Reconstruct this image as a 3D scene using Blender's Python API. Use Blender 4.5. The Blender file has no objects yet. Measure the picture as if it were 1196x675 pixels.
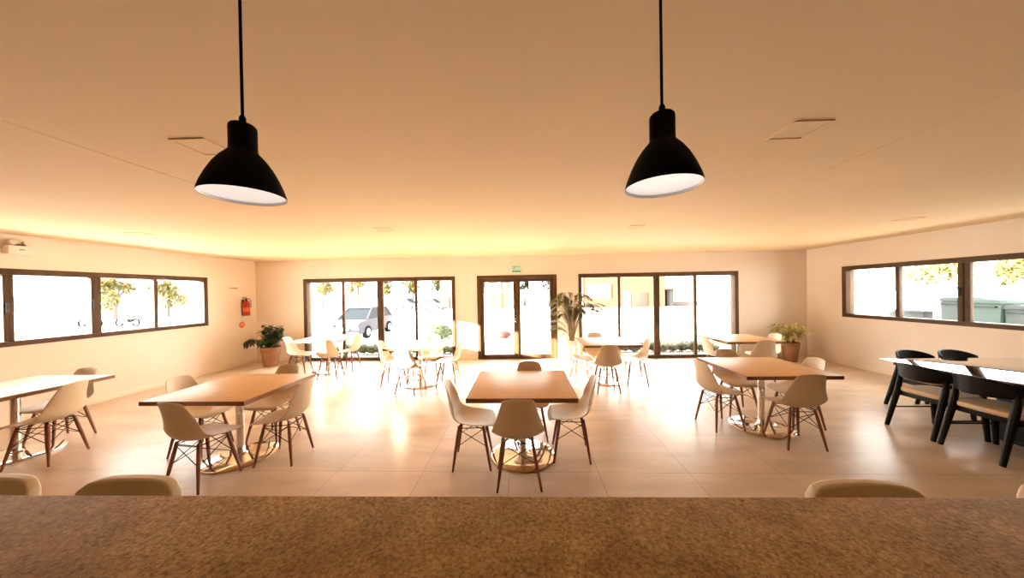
import bpy, bmesh, math, random
from mathutils import Vector, Matrix, Euler

S = bpy.context.scene
COL = S.collection
PI = math.pi
R = math.radians

# ------------------------------------------------------------------ camera
F_PX, YAW, PITCH, ROLL = 362.23, 0.0395, -0.0075, 0.0171
CX, CY, EYE = 596.9, 343.77, 1.695
cam_d = bpy.data.cameras.new('camera')
cam = bpy.data.objects.new('camera', cam_d)
COL.objects.link(cam)
cam_d.sensor_fit = 'HORIZONTAL'
cam_d.sensor_width = 36.0
cam_d.lens = F_PX * 36.0 / 1196.0
cam_d.shift_x = -(CX - 598.0) / 1196.0
cam_d.shift_y = (CY - 337.5) / 1196.0
cam_d.clip_start = 0.02
cam_d.clip_end = 600
cam.matrix_world = (Matrix.Translation((0, 0, EYE)) @ Matrix.Rotation(YAW, 4, 'Z')
                    @ Matrix.Rotation(PI / 2 + PITCH, 4, 'X') @ Matrix.Rotation(-ROLL, 4, 'Z'))
S.camera = cam

# ------------------------------------------------------------------ light and exposure
W = bpy.data.worlds.new('sky')
S.world = W
W.use_nodes = True
bg = W.node_tree.nodes['Background']
bg.inputs['Color'].default_value = (1.0, 0.975, 0.945, 1)
bg.inputs['Strength'].default_value = 6.0
sun_d = bpy.data.lights.new('sun', 'SUN')
sun = bpy.data.objects.new('sun', sun_d)
COL.objects.link(sun)
sun_d.energy = 85.0
sun_d.angle = R(0.6)
sun_d.color = (1.0, 0.96, 0.90)
sun.location = (-30, -8, 8)
sun.rotation_euler = Vector((1.0, 0.29, -0.197)).to_track_quat('-Z', 'Y').to_euler()
vs = S.view_settings
vs.view_transform = 'Standard'
vs.look = 'None'
vs.gamma = 1.0
vs.use_curve_mapping = False
vs.exposure = 1.1
cy = S.cycles
cy.use_denoising = True
cy.max_bounces = 14
cy.diffuse_bounces = 8
cy.glossy_bounces = 5
cy.transmission_bounces = 6
cy.transparent_max_bounces = 16
cy.caustics_reflective = True
cy.caustics_refractive = False
cy.sample_clamp_indirect = 12.0

# ------------------------------------------------------------------ materials
def mat(name, color, rough=0.5, metal=0.0, spec=0.5, coat=0.0, emit=None, emit_s=0.0):
    m = bpy.data.materials.new(name)
    m.use_nodes = True
    b = m.node_tree.nodes['Principled BSDF']
    b.inputs['Base Color'].default_value = (*color, 1)
    b.inputs['Roughness'].default_value = rough
    b.inputs['Metallic'].default_value = metal
    b.inputs['Specular IOR Level'].default_value = spec
    b.inputs['Coat Weight'].default_value = coat
    if emit:
        b.inputs['Emission Color'].default_value = (*emit, 1)
        b.inputs['Emission Strength'].default_value = emit_s
    return m

def noise_mat(name, c1, c2, scale=8.0, rough=0.5, detail=4.0, lo=0.35, hi=0.65, stretch=(1, 1, 1), spec=0.5, bump=0.0, metal=0.0):
    m = mat(name, c1, rough, metal, spec)
    nt = m.node_tree
    b = nt.nodes['Principled BSDF']
    tc = nt.nodes.new('ShaderNodeTexCoord')
    mp = nt.nodes.new('ShaderNodeMapping')
    mp.inputs['Scale'].default_value = stretch
    n = nt.nodes.new('ShaderNodeTexNoise')
    n.inputs['Scale'].default_value = scale
    n.inputs['Detail'].default_value = detail
    r = nt.nodes.new('ShaderNodeValToRGB')
    r.color_ramp.elements[0].position = lo
    r.color_ramp.elements[0].color = (*c1, 1)
    r.color_ramp.elements[1].position = hi
    r.color_ramp.elements[1].color = (*c2, 1)
    nt.links.new(tc.outputs['Object'], mp.inputs['Vector'])
    nt.links.new(mp.outputs['Vector'], n.inputs['Vector'])
    nt.links.new(n.outputs['Fac'], r.inputs['Fac'])
    nt.links.new(r.outputs['Color'], b.inputs['Base Color'])
    if bump:
        bp = nt.nodes.new('ShaderNodeBump')
        bp.inputs['Strength'].default_value = bump
        bp.inputs['Distance'].default_value = 0.01
        nt.links.new(n.outputs['Fac'], bp.inputs['Height'])
        nt.links.new(bp.outputs['Normal'], b.inputs['Normal'])
    return m

def floor_mat():
    m = mat('porcelain_tile', (0.5, 0.36, 0.22), 0.29, spec=0.36)
    nt = m.node_tree
    b = nt.nodes['Principled BSDF']
    tc = nt.nodes.new('ShaderNodeTexCoord')
    mp = nt.nodes.new('ShaderNodeMapping')
    mp.inputs['Location'].default_value = (0.155, -2.905, 0)
    br = nt.nodes.new('ShaderNodeTexBrick')
    br.offset = 0.0
    br.squash = 1.0
    br.inputs['Scale'].default_value = 1.0
    br.inputs['Brick Width'].default_value = 0.826
    br.inputs['Row Height'].default_value = 0.745
    br.inputs['Mortar Size'].default_value = 0.0028
    br.inputs['Mortar Smooth'].default_value = 0.2
    br.inputs['Bias'].default_value = 0.0
    br.inputs['Color1'].default_value = (0.61, 0.48, 0.365, 1)
    br.inputs['Color2'].default_value = (0.575, 0.45, 0.335, 1)
    br.inputs['Mortar'].default_value = (0.33, 0.23, 0.14, 1)
    n = nt.nodes.new('ShaderNodeTexNoise')
    n.inputs['Scale'].default_value = 2.2
    n.inputs['Detail'].default_value = 6
    mp2 = nt.nodes.new('ShaderNodeMapping')
    mp2.inputs['Scale'].default_value = (0.6, 1.8, 1)
    rr = nt.nodes.new('ShaderNodeValToRGB')
    rr.color_ramp.elements[0].color = (0.80, 0.78, 0.75, 1)
    rr.color_ramp.elements[0].position = 0.3
    rr.color_ramp.elements[1].color = (1.1, 1.1, 1.1, 1)
    rr.color_ramp.elements[1].position = 0.7
    mx = nt.nodes.new('ShaderNodeMixRGB')
    mx.blend_type = 'MULTIPLY'
    mx.inputs['Fac'].default_value = 1.0
    L = nt.links.new
    L(tc.outputs['Object'], mp.inputs['Vector'])
    L(mp.outputs['Vector'], br.inputs['Vector'])
    L(tc.outputs['Object'], mp2.inputs['Vector'])
    L(mp2.outputs['Vector'], n.inputs['Vector'])
    L(n.outputs['Fac'], rr.inputs['Fac'])
    L(br.outputs['Color'], mx.inputs['Color1'])
    L(rr.outputs['Color'], mx.inputs['Color2'])
    L(mx.outputs['Color'], b.inputs['Base Color'])
    bp = nt.nodes.new('ShaderNodeBump')
    bp.inputs['Strength'].default_value = 0.25
    bp.inputs['Distance'].default_value = 0.002
    bp.invert = True
    L(br.outputs['Fac'], bp.inputs['Height'])
    L(bp.outputs['Normal'], b.inputs['Normal'])
    return m

def granite_mat():
    m = mat('granite', (0.3, 0.2, 0.1), 0.65, spec=0.14)
    nt = m.node_tree
    b = nt.nodes['Principled BSDF']
    L = nt.links.new
    tc = nt.nodes.new('ShaderNodeTexCoord')
    n1 = nt.nodes.new('ShaderNodeTexNoise')
    n1.inputs['Scale'].default_value = 110
    n1.inputs['Detail'].default_value = 5
    n1.inputs['Roughness'].default_value = 0.7
    r1 = nt.nodes.new('ShaderNodeValToRGB')
    e = r1.color_ramp.elements
    e[0].position = 0.30; e[0].color = (0.12, 0.066, 0.022, 1)
    e[1].position = 0.70; e[1].color = (0.62, 0.42, 0.175, 1)
    a = e.new(0.48); a.color = (0.35, 0.21, 0.075, 1)
    n2 = nt.nodes.new('ShaderNodeTexNoise')
    n2.inputs['Scale'].default_value = 5
    n2.inputs['Detail'].default_value = 8
    n2.inputs['Distortion'].default_value = 0.8
    r2 = nt.nodes.new('ShaderNodeValToRGB')
    r2.color_ramp.elements[0].position = 0.32; r2.color_ramp.elements[0].color = (0.72, 0.66, 0.6, 1)
    r2.color_ramp.elements[1].position = 0.62; r2.color_ramp.elements[1].color = (1.05, 1.05, 1.05, 1)
    v = nt.nodes.new('ShaderNodeTexVoronoi')
    v.inputs['Scale'].default_value = 13
    r3 = nt.nodes.new('ShaderNodeValToRGB')
    r3.color_ramp.elements[0].position = 0.03; r3.color_ramp.elements[0].color = (0.25, 0.2, 0.16, 1)
    r3.color_ramp.elements[1].position = 0.09; r3.color_ramp.elements[1].color = (1, 1, 1, 1)
    for n in (n1, n2, v):
        L(tc.outputs['Object'], n.inputs['Vector'])
    L(n1.outputs['Fac'], r1.inputs['Fac']); L(n2.outputs['Fac'], r2.inputs['Fac']); L(v.outputs['Distance'], r3.inputs['Fac'])
    m1 = nt.nodes.new('ShaderNodeMixRGB'); m1.blend_type = 'MULTIPLY'; m1.inputs['Fac'].default_value = 1
    m2 = nt.nodes.new('ShaderNodeMixRGB'); m2.blend_type = 'MULTIPLY'; m2.inputs['Fac'].default_value = 0.8
    L(r1.outputs['Color'], m1.inputs['Color1']); L(r2.outputs['Color'], m1.inputs['Color2'])
    L(m1.outputs['Color'], m2.inputs['Color1']); L(r3.outputs['Color'], m2.inputs['Color2'])
    L(m2.outputs['Color'], b.inputs['Base Color'])
    bp = nt.nodes.new('ShaderNodeBump'); bp.inputs['Strength'].default_value = 0.12; bp.inputs['Distance'].default_value = 0.002
    L(n1.outputs['Fac'], bp.inputs['Height']); L(bp.outputs['Normal'], b.inputs['Normal'])
    return m

def glass_mat():
    m = bpy.data.materials.new('window_glass')
    m.use_nodes = True
    nt = m.node_tree
    nt.nodes.remove(nt.nodes['Principled BSDF'])
    out = nt.nodes['Material Output']
    tr = nt.nodes.new('ShaderNodeBsdfTransparent')
    tr.inputs['Color'].default_value = (0.97, 0.98, 0.97, 1)
    gl = nt.nodes.new('ShaderNodeBsdfGlossy')
    gl.inputs['Roughness'].default_value = 0.01
    fr = nt.nodes.new('ShaderNodeLayerWeight')
    fr.inputs['Blend'].default_value = 0.12
    mx = nt.nodes.new('ShaderNodeMixShader')
    nt.links.new(fr.outputs['Fresnel'], mx.inputs['Fac'])
    nt.links.new(tr.outputs[0], mx.inputs[1])
    nt.links.new(gl.outputs[0], mx.inputs[2])
    nt.links.new(mx.outputs[0], out.inputs['Surface'])
    return m

M = {}
M['wall'] = noise_mat('warm_painted_plaster', (0.80, 0.70, 0.59), (0.83, 0.725, 0.615), 1.5, 0.75, spec=0.3)
M['ceiling'] = noise_mat('warm_ceiling_paint', (0.79, 0.605, 0.385), (0.81, 0.62, 0.40), 0.8, 0.8, spec=0.2)
M['baseboard'] = mat('painted_baseboard', (0.82, 0.70, 0.54), 0.4)
M['floor'] = floor_mat()
M['granite'] = granite_mat()
M['counter'] = noise_mat('counter_panel', (0.20, 0.13, 0.07), (0.25, 0.16, 0.09), 3, 0.5, stretch=(8, 8, 0.6))
M['frame'] = noise_mat('bronze_aluminium', (0.080, 0.036, 0.010), (0.100, 0.047, 0.015), 6, 0.55, spec=0.3)
M['glass'] = glass_mat()
M['chrome'] = mat('chrome', (0.86, 0.83, 0.80), 0.06, 1.0)
M['blackmetal'] = mat('black_metal', (0.012, 0.010, 0.009), 0.4, 0.3)
M['lampblack'] = mat('lamp_black_enamel', (0.002, 0.0015, 0.0012), 0.6, 0.0, 0.05)
M['lampwhite'] = mat('lamp_white_enamel', (0.9, 0.9, 0.9), 0.5)
M['bulb'] = mat('lamp_diffuser', (0.9, 0.9, 0.88), 0.5, emit=(1.0, 0.97, 0.95), emit_s=0.28)
M['wood'] = noise_mat('table_oak_veneer', (0.55, 0.30, 0.105), (0.66, 0.38, 0.145), 5, 0.40, 6, 0.3, 0.7, (1.2, 14, 1))
M['woodedge'] = noise_mat('table_dark_edge', (0.20, 0.085, 0.028), (0.25, 0.11, 0.04), 8, 0.4, stretch=(2, 2, 12))
M['leg'] = noise_mat('leg_red_brown_wood', (0.20, 0.062, 0.026), (0.30, 0.10, 0.042), 10, 0.4, 5, 0.3, 0.7, (10, 10, 0.8))
M['shell'] = mat('white_plastic_shell', (0.65, 0.525, 0.365), 0.4)
M['black'] = noise_mat('black_stained_wood', (0.004, 0.003, 0.002), (0.007, 0.005, 0.004), 10, 0.5, stretch=(6, 6, 1), spec=0.2)
M['cream'] = noise_mat('cream_seat_fabric', (0.64, 0.50, 0.32), (0.72, 0.57, 0.38), 60, 0.8)
M['blackglass'] = mat('black_glass_top', (0.006, 0.007, 0.006), 0.02, 0.0, 0.9, 1.0)
M['stool'] = mat('cream_leatherette', (0.66, 0.54, 0.37), 0.5)
M['terracotta'] = noise_mat('terracotta', (0.24, 0.105, 0.042), (0.31, 0.14, 0.058), 7, 0.65)
M['soil'] = noise_mat('potting_soil', (0.03, 0.018, 0.010), (0.07, 0.04, 0.02), 40, 0.95)
M['whitepot'] = mat('white_glazed_pot', (0.82, 0.76, 0.68), 0.3)
M['darkleaf'] = noise_mat('dark_glossy_leaf', (0.012, 0.030, 0.010), (0.05, 0.09, 0.03), 9, 0.35)
M['yellowleaf'] = noise_mat('yellow_green_leaf', (0.78, 0.64, 0.24), (0.40, 0.37, 0.11), 12, 0.45)
M['palmleaf'] = noise_mat('palm_green_leaf', (0.085, 0.10, 0.030), (0.26, 0.26, 0.09), 8, 0.5)
M['stem'] = noise_mat('plant_stem', (0.22, 0.16, 0.07), (0.32, 0.24, 0.11), 20, 0.7)
M['red'] = mat('extinguisher_red', (0.34, 0.018, 0.008), 0.35)
M['labelwhite'] = mat('label_cream', (0.8, 0.72, 0.6), 0.6)
M['signred'] = mat('sign_red', (0.70, 0.12, 0.03), 0.5)
M['signgreen'] = mat('sign_green', (0.06, 0.18, 0.10), 0.4, emit=(0.35, 0.8, 0.6), emit_s=0.02)
M['signpale'] = mat('sign_pale_green', (0.34, 0.62, 0.46), 0.4, emit=(0.6, 1.0, 0.8), emit_s=0.03)
M['plastic'] = mat('white_plastic', (0.80, 0.74, 0.66), 0.45)
M['darkplastic'] = mat('dark_plastic', (0.03, 0.022, 0.016), 0.4)
M['lens'] = mat('lamp_lens', (0.75, 0.70, 0.60), 0.15)
M['pave'] = noise_mat('pale_paving', (0.62, 0.58, 0.53), (0.70, 0.66, 0.60), 0.6, 0.9)
M['terrace'] = noise_mat('terrace_concrete', (0.52, 0.48, 0.42), (0.58, 0.54, 0.48), 3, 0.85)
M['lawn'] = noise_mat('lawn_grass', (0.050, 0.055, 0.014), (0.07, 0.075, 0.020), 20, 0.95)
M['leaf'] = noise_mat('tree_leaf', (0.075, 0.070, 0.010), (0.16, 0.125, 0.024), 0.9, 0.6)
M['leafdark'] = noise_mat('dark_tree_leaf', (0.010, 0.011, 0.004), (0.028, 0.026, 0.008), 0.9, 0.6)
M['hedgeleaf'] = noise_mat('hedge_leaf', (0.022, 0.026, 0.004), (0.062, 0.056, 0.008), 6, 0.6)
M['bushleaf'] = noise_mat('bright_bush_leaf', (0.014, 0.024, 0.001), (0.030, 0.040, 0.002), 4, 0.6)
M['bark'] = noise_mat('bark', (0.05, 0.035, 0.022), (0.08, 0.06, 0.04), 12, 0.9, stretch=(4, 4, 0.6))
M['orange'] = noise_mat('orange_render', (0.056, 0.022, 0.0038), (0.062, 0.0245, 0.0045), 0.7, 0.8)
M['yellow'] = noise_mat('yellow_render', (0.075, 0.045, 0.011), (0.082, 0.05, 0.012), 0.7, 0.8)
M['salmon'] = noise_mat('salmon_render', (0.06, 0.036, 0.02), (0.065, 0.04, 0.023), 0.7, 0.8)
M['pinkwall'] = noise_mat('pink_wall_render', (0.06, 0.038, 0.029), (0.065, 0.04, 0.031), 0.7, 0.8)
M['extwhite'] = mat('exterior_white', (0.72, 0.70, 0.66), 0.7)
M['roof'] = noise_mat('roof_tiles', (0.10, 0.045, 0.022), (0.13, 0.06, 0.03), 4, 0.8)
M['pane'] = mat('far_window_pane', (0.03, 0.024, 0.022), 0.4)
M['redpanel'] = mat('red_panel', (0.055, 0.011, 0.004), 0.6)
M['dkbrown'] = mat('dark_brown_door', (0.005, 0.0025, 0.0018), 0.8)
M['carpaint'] = mat('silver_blue_paint', (0.036, 0.034, 0.046), 0.5, 0.0, 0.2)
M['carwhite'] = mat('white_car_paint', (0.06, 0.06, 0.065), 0.5)
M['cardark'] = mat('dark_car_paint', (0.012, 0.012, 0.018), 0.4)
M['carglass'] = mat('car_glass', (0.004, 0.007, 0.010), 0.5, 0.0, 0.15)
M['tyre'] = mat('tyre_rubber', (0.004, 0.0038, 0.0035), 0.95, 0.0, 0.1)
M['rim'] = mat('alloy_rim', (0.4, 0.4, 0.4), 0.3, 0.9)
M['taillight'] = mat('tail_light', (0.4, 0.02, 0.02), 0.3)
M['bingreen'] = mat('dark_green_bin', (0.004, 0.013, 0.007), 0.7)
M['binteal'] = mat('pale_teal_bin', (0.026, 0.046, 0.037), 0.7)
M['bingrey'] = mat('grey_bin', (0.024, 0.033, 0.030), 0.7)
M['teal'] = mat('teal_door_paint', (0.020, 0.055, 0.042), 0.5)
M['greywall'] = mat('grey_low_wall', (0.030, 0.034, 0.032), 0.8)
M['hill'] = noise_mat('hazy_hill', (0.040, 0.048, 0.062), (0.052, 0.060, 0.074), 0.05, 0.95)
M['kitchen'] = noise_mat('kitchen_wall', (0.10, 0.06, 0.03), (0.12, 0.075, 0.04), 1.5, 0.7)  # dark tone invented to cut bounce light on the near ceiling

# ------------------------------------------------------------------ mesh helpers
class MB:
    def __init__(self):
        self.bm = bmesh.new()
    def box(self, x0, x1, y0, y1, z0, z1, bevel=0.0, mtx=None):
        b = bmesh.new()
        vs_ = [b.verts.new((x, y, z)) for x in (x0, x1) for y in (y0, y1) for z in (z0, z1)]
        for f in ((0, 1, 3, 2), (4, 6, 7, 5), (0, 4, 5, 1), (2, 3, 7, 6), (0, 2, 6, 4), (1, 5, 7, 3)):
            b.faces.new([vs_[i] for i in f])
        bmesh.ops.recalc_face_normals(b, faces=b.faces)
        if bevel:
            bmesh.ops.bevel(b, geom=list(b.edges), offset=bevel, segments=2, profile=0.6, affect='EDGES')
        self._merge(b, mtx)
        return self
    def _merge(self, b, mtx=None):
        if mtx is not None:
            bmesh.ops.transform(b, matrix=mtx, verts=b.verts)
        me = bpy.data.meshes.new('tmp')
        b.to_mesh(me)
        b.free()
        self.bm.from_mesh(me)
        bpy.data.meshes.remove(me)
    def lathe(self, prof, n=28, c=(0, 0, 0), mtx=None, cap0=True, cap1=True):
        b = bmesh.new()
        rings = []
        for (r, z) in prof:
            rings.append([b.verts.new((c[0] + r * math.cos(2 * PI * k / n), c[1] + r * math.sin(2 * PI * k / n), c[2] + z)) for k in range(n)])
        for a, d in zip(rings, rings[1:]):
            for k in range(n):
                b.faces.new((a[k], a[(k + 1) % n], d[(k + 1) % n], d[k]))
        if cap0: b.faces.new(list(reversed(rings[0])))
        if cap1: b.faces.new(rings[-1])
        bmesh.ops.recalc_face_normals(b, faces=b.faces)
        self._merge(b, mtx)
        return self
    def tube(self, pts, rad, n=8, caps=True):
        pts = [Vector(p) for p in pts]
        if not isinstance(rad, (list, tuple)): rad = [rad] * len(pts)
        rings = []
        up = None
        for i, p in enumerate(pts):
            d = (pts[min(i + 1, len(pts) - 1)] - pts[max(i - 1, 0)]).normalized()
            if up is None:
                up = Vector((0, 0, 1)) if abs(d.z) < 0.9 else Vector((1, 0, 0))
            s = d.cross(up).normalized()
            u = s.cross(d).normalized()
            up = u
            rings.append([self.bm.verts.new(p + rad[i] * (math.cos(2 * PI * k / n) * s + math.sin(2 * PI * k / n) * u)) for k in range(n)])
        for a, d in zip(rings, rings[1:]):
            for k in range(n):
                self.bm.faces.new((a[k], d[k], d[(k + 1) % n], a[(k + 1) % n]))
        if caps:
            self.bm.faces.new(rings[0]); self.bm.faces.new(list(reversed(rings[-1])))
        return self
    def prism(self, pts, y0, y1, axis='y', bevel=0.0):
        # pts: 2D outline; extruded along an axis
        b = bmesh.new()
        def P(p, t):
            return {'y': (p[0], t, p[1]), 'x': (t, p[0], p[1]), 'z': (p[0], p[1], t)}[axis]
        a = [b.verts.new(P(p, y0)) for p in pts]
        d = [b.verts.new(P(p, y1)) for p in pts]
        b.faces.new(a); b.faces.new(list(reversed(d)))
        n = len(pts)
        for k in range(n):
            b.faces.new((a[k], d[k], d[(k + 1) % n], a[(k + 1) % n]))
        bmesh.ops.recalc_face_normals(b, faces=b.faces)
        if bevel:
            bmesh.ops.bevel(b, geom=list(b.edges), offset=bevel, segments=2, profile=0.6, affect='EDGES')
        self._merge(b)
        return self
    def quad(self, a, b, c, d):
        self.bm.faces.new([self.bm.verts.new(v) for v in (a, b, c, d)])
        return self
    def leaf(self, base, direc, length, width, droop=0.2, seg=3, roll=0.0, fold=0.15):
        d = Vector(direc).normalized()
        side = d.cross(Vector((0, 0, 1)))
        if side.length < 1e-3: side = Vector((1, 0, 0))
        side.normalize()
        side = Matrix.Rotation(roll, 3, d) @ side
        nrm = side.cross(d)
        prev = None
        p = Vector(base)
        for i in range(seg + 1):
            t = i / seg
            w = width * (math.sin(PI * min(1, t * 0.92 + 0.06)) ** 0.8) * 0.5
            q = p + d * (length * t) + Vector((0, 0, -1)) * (droop * length * t * t)
            l = self.bm.verts.new(q - side * w + nrm * (fold * w))
            c = self.bm.verts.new(q)
            r = self.bm.verts.new(q + side * w + nrm * (fold * w))
            if prev:
                self.bm.faces.new((prev[0], prev[1], c, l))
                self.bm.faces.new((prev[1], prev[2], r, c))
            prev = (l, c, r)
        return self
    def build(self, name, m, parent=None, smooth=True, angle=35):
        me = bpy.data.meshes.new(name)
        self.bm.to_mesh(me)
        self.bm.free()
        if smooth:
            for p in me.polygons: p.use_smooth = True
            me.set_sharp_from_angle(angle=R(angle))
        me.materials.append(m)
        o = bpy.data.objects.new(name, me)
        COL.objects.link(o)
        if parent is not None: o.parent = parent
        return o

def thing(name, label, cat, loc=(0, 0, 0), rz=0.0, group=None):
    o = bpy.data.objects.new(name, None)
    o.empty_display_size = 0.1
    COL.objects.link(o)
    o.location = loc
    o.rotation_euler = (0, 0, rz)
    return tag(o, label, cat, group)

def tag(o, label, cat, group=None):
    o['label'] = label
    o['category'] = cat
    if group: o['group'] = group
    return o

def struct(o, label=None, cat=None):
    o['kind'] = 'structure'
    if label: o['label'] = label
    if cat: o['category'] = cat
    return o

KIDS = {}
def copy_thing(root, loc, rz, label, group=None):
    r = root.copy(); COL.objects.link(r)
    r.location = loc; r.rotation_euler = (0, 0, rz)
    r['label'] = label
    if group: r['group'] = group
    for ch in list(root.children):
        c = ch.copy(); COL.objects.link(c); c.parent = r
        for g in list(ch.children):
            d = g.copy(); COL.objects.link(d); d.parent = c
    return r

rnd = random.Random(7)

# ------------------------------------------------------------------ room shell
XL, XR, YB, YF, H = -6.97, 6.89, 7.82, -0.2, 2.6
YK = -4.5   # unseen back of the kitchen behind the counter, set deep to dim the ceiling
TW = 0.20

def wall_back():
    m = MB()
    holes = [(-5.69, -1.73), (-1.17, 0.84), (1.38, 5.27)]
    zt = 2.12
    x = XL - TW
    for a, b in holes:
        m.box(x, a, YB, YB + TW, -0.1, H)
        m.box(a, b, YB, YB + TW, zt, H)
        x = b
    m.box(x, XR + TW, YB, YB + TW, -0.1, H)
    return m
def wall_side(x0, x1, ya, yb, za, zb):
    m = MB()
    m.box(x0, x1, YF, ya, -0.1, H)
    m.box(x0, x1, yb, YB, -0.1, H)
    m.box(x0, x1, ya, yb, -0.1, za)
    m.box(x0, x1, ya, yb, zb, H)
    return m
LW = (3.1, 6.58, 1.07, 2.13)
RW = (3.3, 6.98, 1.04, 2.12)
struct(MB().box(XL - TW, XR + TW, YK - TW, YB + TW, -0.12, 0.0).build('floor', M['floor'], smooth=False), 'glossy beige porcelain tile floor of the dining hall', 'floor')
struct(MB().box(XL - TW, XR + TW, YK - TW, YB + TW, H, H + 0.15).build('ceiling', M['ceiling'], smooth=False), 'plain warm painted ceiling', 'ceiling')
struct(wall_back().build('wall_back', M['wall'], smooth=False), 'far wall with two wide windows and glazed door', 'wall')
struct(wall_side(XL - TW, XL, *LW).build('wall_left', M['wall'], smooth=False), 'left wall with a long high window', 'wall')
struct(wall_side(XR, XR + TW, *RW).build('wall_right', M['wall'], smooth=False), 'right wall with a long high window', 'wall')
struct(MB().box(XL - TW, XR + TW, YK - TW, YK, -0.1, H).box(XL - TW, XL, YK, YF, -0.1, H).box(XR, XR + TW, YK, YF, -0.1, H).build('wall_front', M['kitchen'], smooth=False), 'unseen kitchen walls behind the serving counter, made dark to dim the ceiling', 'wall')  # never in view; dark side pieces added to darken the near ceiling corners
struct(MB().box(XL, XL + 0.014, YF, YB, 0, 0.10, 0.003).build('baseboard_left', M['baseboard']), 'pale baseboard along the left wall', 'baseboard')
struct(MB().box(XR - 0.014, XR, YF, YB, 0, 0.10, 0.003).build('baseboard_right', M['baseboard']), 'pale baseboard along the right wall', 'baseboard')
bb = MB()
for a, b in ((XL, -5.69), (-1.73, -1.17), (0.84, 1.38), (5.27, XR)):
    bb.box(a, b, YB - 0.014, YB, 0, 0.10, 0.003)
struct(bb.build('baseboard_back', M['baseboard']), 'pale baseboard along the far wall', 'baseboard')
struct(MB().box(-2.604, -2.596, 0.9, 2.75, H - 0.003, H).build('trim_1', M['ceiling']), 'fine joint line on the left of the ceiling', 'trim')
struct(MB().box(2.346, 2.354, 0.9, 2.75, H - 0.003, H).build('trim_2', M['ceiling']), 'fine joint line on the right of the ceiling', 'trim')

# --- windows.  Built in a local frame: u along the wall, v = depth to the outside, z up
def frame_set(root, u0, u1, z0, z1, mulls, depth=0.17, fw=0.085, head=0.10, sill=0.075):
    """mulls: list of (u, width)"""
    f = MB()
    v0, v1 = -0.012, depth
    f.box(u0, u0 + fw, v0, v1, z0, z1, 0.004)
    f.box(u1 - fw, u1, v0, v1, z0, z1, 0.004)
    f.box(u0 + fw, u1 - fw, v0, v1, z1 - head, z1, 0.004)
    f.box(u0 + fw, u1 - fw, v0, v1, z0, z0 + sill, 0.004)
    f.build('window_frame', M['frame'], root)
    edges = [u0 + fw] + [m for m, w in mulls] + [u1 - fw]
    for i, (mu, w) in enumerate(mulls):
        s = MB()
        if w > 0.09:
            s.box(mu - w / 2, mu - 0.004, 0.03, 0.085, z0 + sill, z1 - head, 0.003)
            s.box(mu + 0.004, mu + w / 2, 0.045, 0.10, z0 + sill, z1 - head, 0.003)
        else:
            s.box(mu - w / 2, mu + w / 2, 0.05, 0.12, z0 + sill, z1 - head, 0.003)
        s.build('mullion', M['frame'], root)
        if w > 0.09:
            h = MB().box(mu - w / 2 + 0.015, mu - w / 2 + 0.04, 0.008, 0.03, (z0 + z1) / 2 - 0.07, (z0 + z1) / 2 + 0.07, 0.004)
            h.build('latch_handle', M['darkplastic'], root)
    for a, b in zip(edges, edges[1:]):
        MB().box(a, b, 0.075, 0.081, z0 + sill, z1 - head).build('window_pane', M['glass'], root, smooth=False)

def window(name, label, loc, rz, *a, **k):
    o = bpy.data.objects.new(name, None)
    COL.objects.link(o)
    o.location = loc; o.rotation_euler = (0, 0, rz)
    struct(o, label, 'window')
    frame_set(o, *a, **k)
    return o
window('window_1', 'wide floor-length sliding window left of the glazed door', (0, YB, 0), 0, -5.69, -1.73, 0.0, 2.12, [(-4.68, 0.06), (-3.69, 0.15), (-2.76, 0.06)])
window('window_2', 'wide floor-length sliding window right of the glazed door', (0, YB, 0), 0, 1.38, 5.27, 0.0, 2.12, [(2.40, 0.06), (3.32, 0.15), (4.27, 0.06)])
# side walls: u runs along +y on the left wall (outside = -x)
window('window_3', 'long high sliding window in the left wall', (XL, 0, 0), PI / 2, LW[0], LW[1], LW[2], LW[3], [(3.95, 0.10), (4.82, 0.13), (5.66, 0.06)], head=0.085, sill=0.07)
# right wall: rotate -90 degrees, u = -y
window('window_4', 'long high sliding window in the right wall', (XR, 0, 0), -PI / 2, -RW[1], -RW[0], RW[2], RW[3], [(-6.04, 0.06), (-5.16, 0.13), (-4.25, 0.06)], head=0.085, sill=0.07)

# glazed double door
door = bpy.data.objects.new('door_1', None); COL.objects.link(door); door.location = (0, YB, 0)
struct(door, 'glazed double door in dark brown frame', 'door')
f = MB()
f.box(-1.17, -1.09, -0.012, 0.17, 0, 2.12, 0.004).box(0.76, 0.84, -0.012, 0.17, 0, 2.12, 0.004).box(-1.09, 0.76, -0.012, 0.17, 2.04, 2.12, 0.004).box(-1.09, 0.76, 0.0, 0.17, 0, 0.02, 0.003)
f.build('door_frame', M['frame'], door)
for a, b, hs in ((-1.088, -0.168, 1), (-0.162, 0.758, -1)):
    l = MB()
    l.box(a, a + 0.085, 0.03, 0.08, 0.022, 2.038, 0.004).box(b - 0.085, b, 0.03, 0.08, 0.022, 2.038, 0.004)
    l.box(a + 0.085, b - 0.085, 0.03, 0.08, 1.945, 2.038, 0.004).box(a + 0.085, b - 0.085, 0.03, 0.08, 0.022, 0.11, 0.004)
    if hs == 1: l.box(b - 0.03, b + 0.036, 0.012, 0.03, 0.022, 2.038, 0.003)
    lf = l.build('door_leaf', M['frame'], door)
    MB().box(a + 0.08, b - 0.08, 0.052, 0.058, 0.10, 1.95).build('door_pane', M['glass'], lf, smooth=False)
    if hs == 1:
        hx = b - 0.045
        MB().box(hx - 0.018, hx + 0.018, 0.018, 0.03, 0.93, 1.10, 0.004).tube([(hx, 0.02, 1.04), (hx, -0.035, 1.04), (hx - 0.12, -0.035, 1.04)], 0.010).build('door_handle', M['chrome'], lf)

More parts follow.
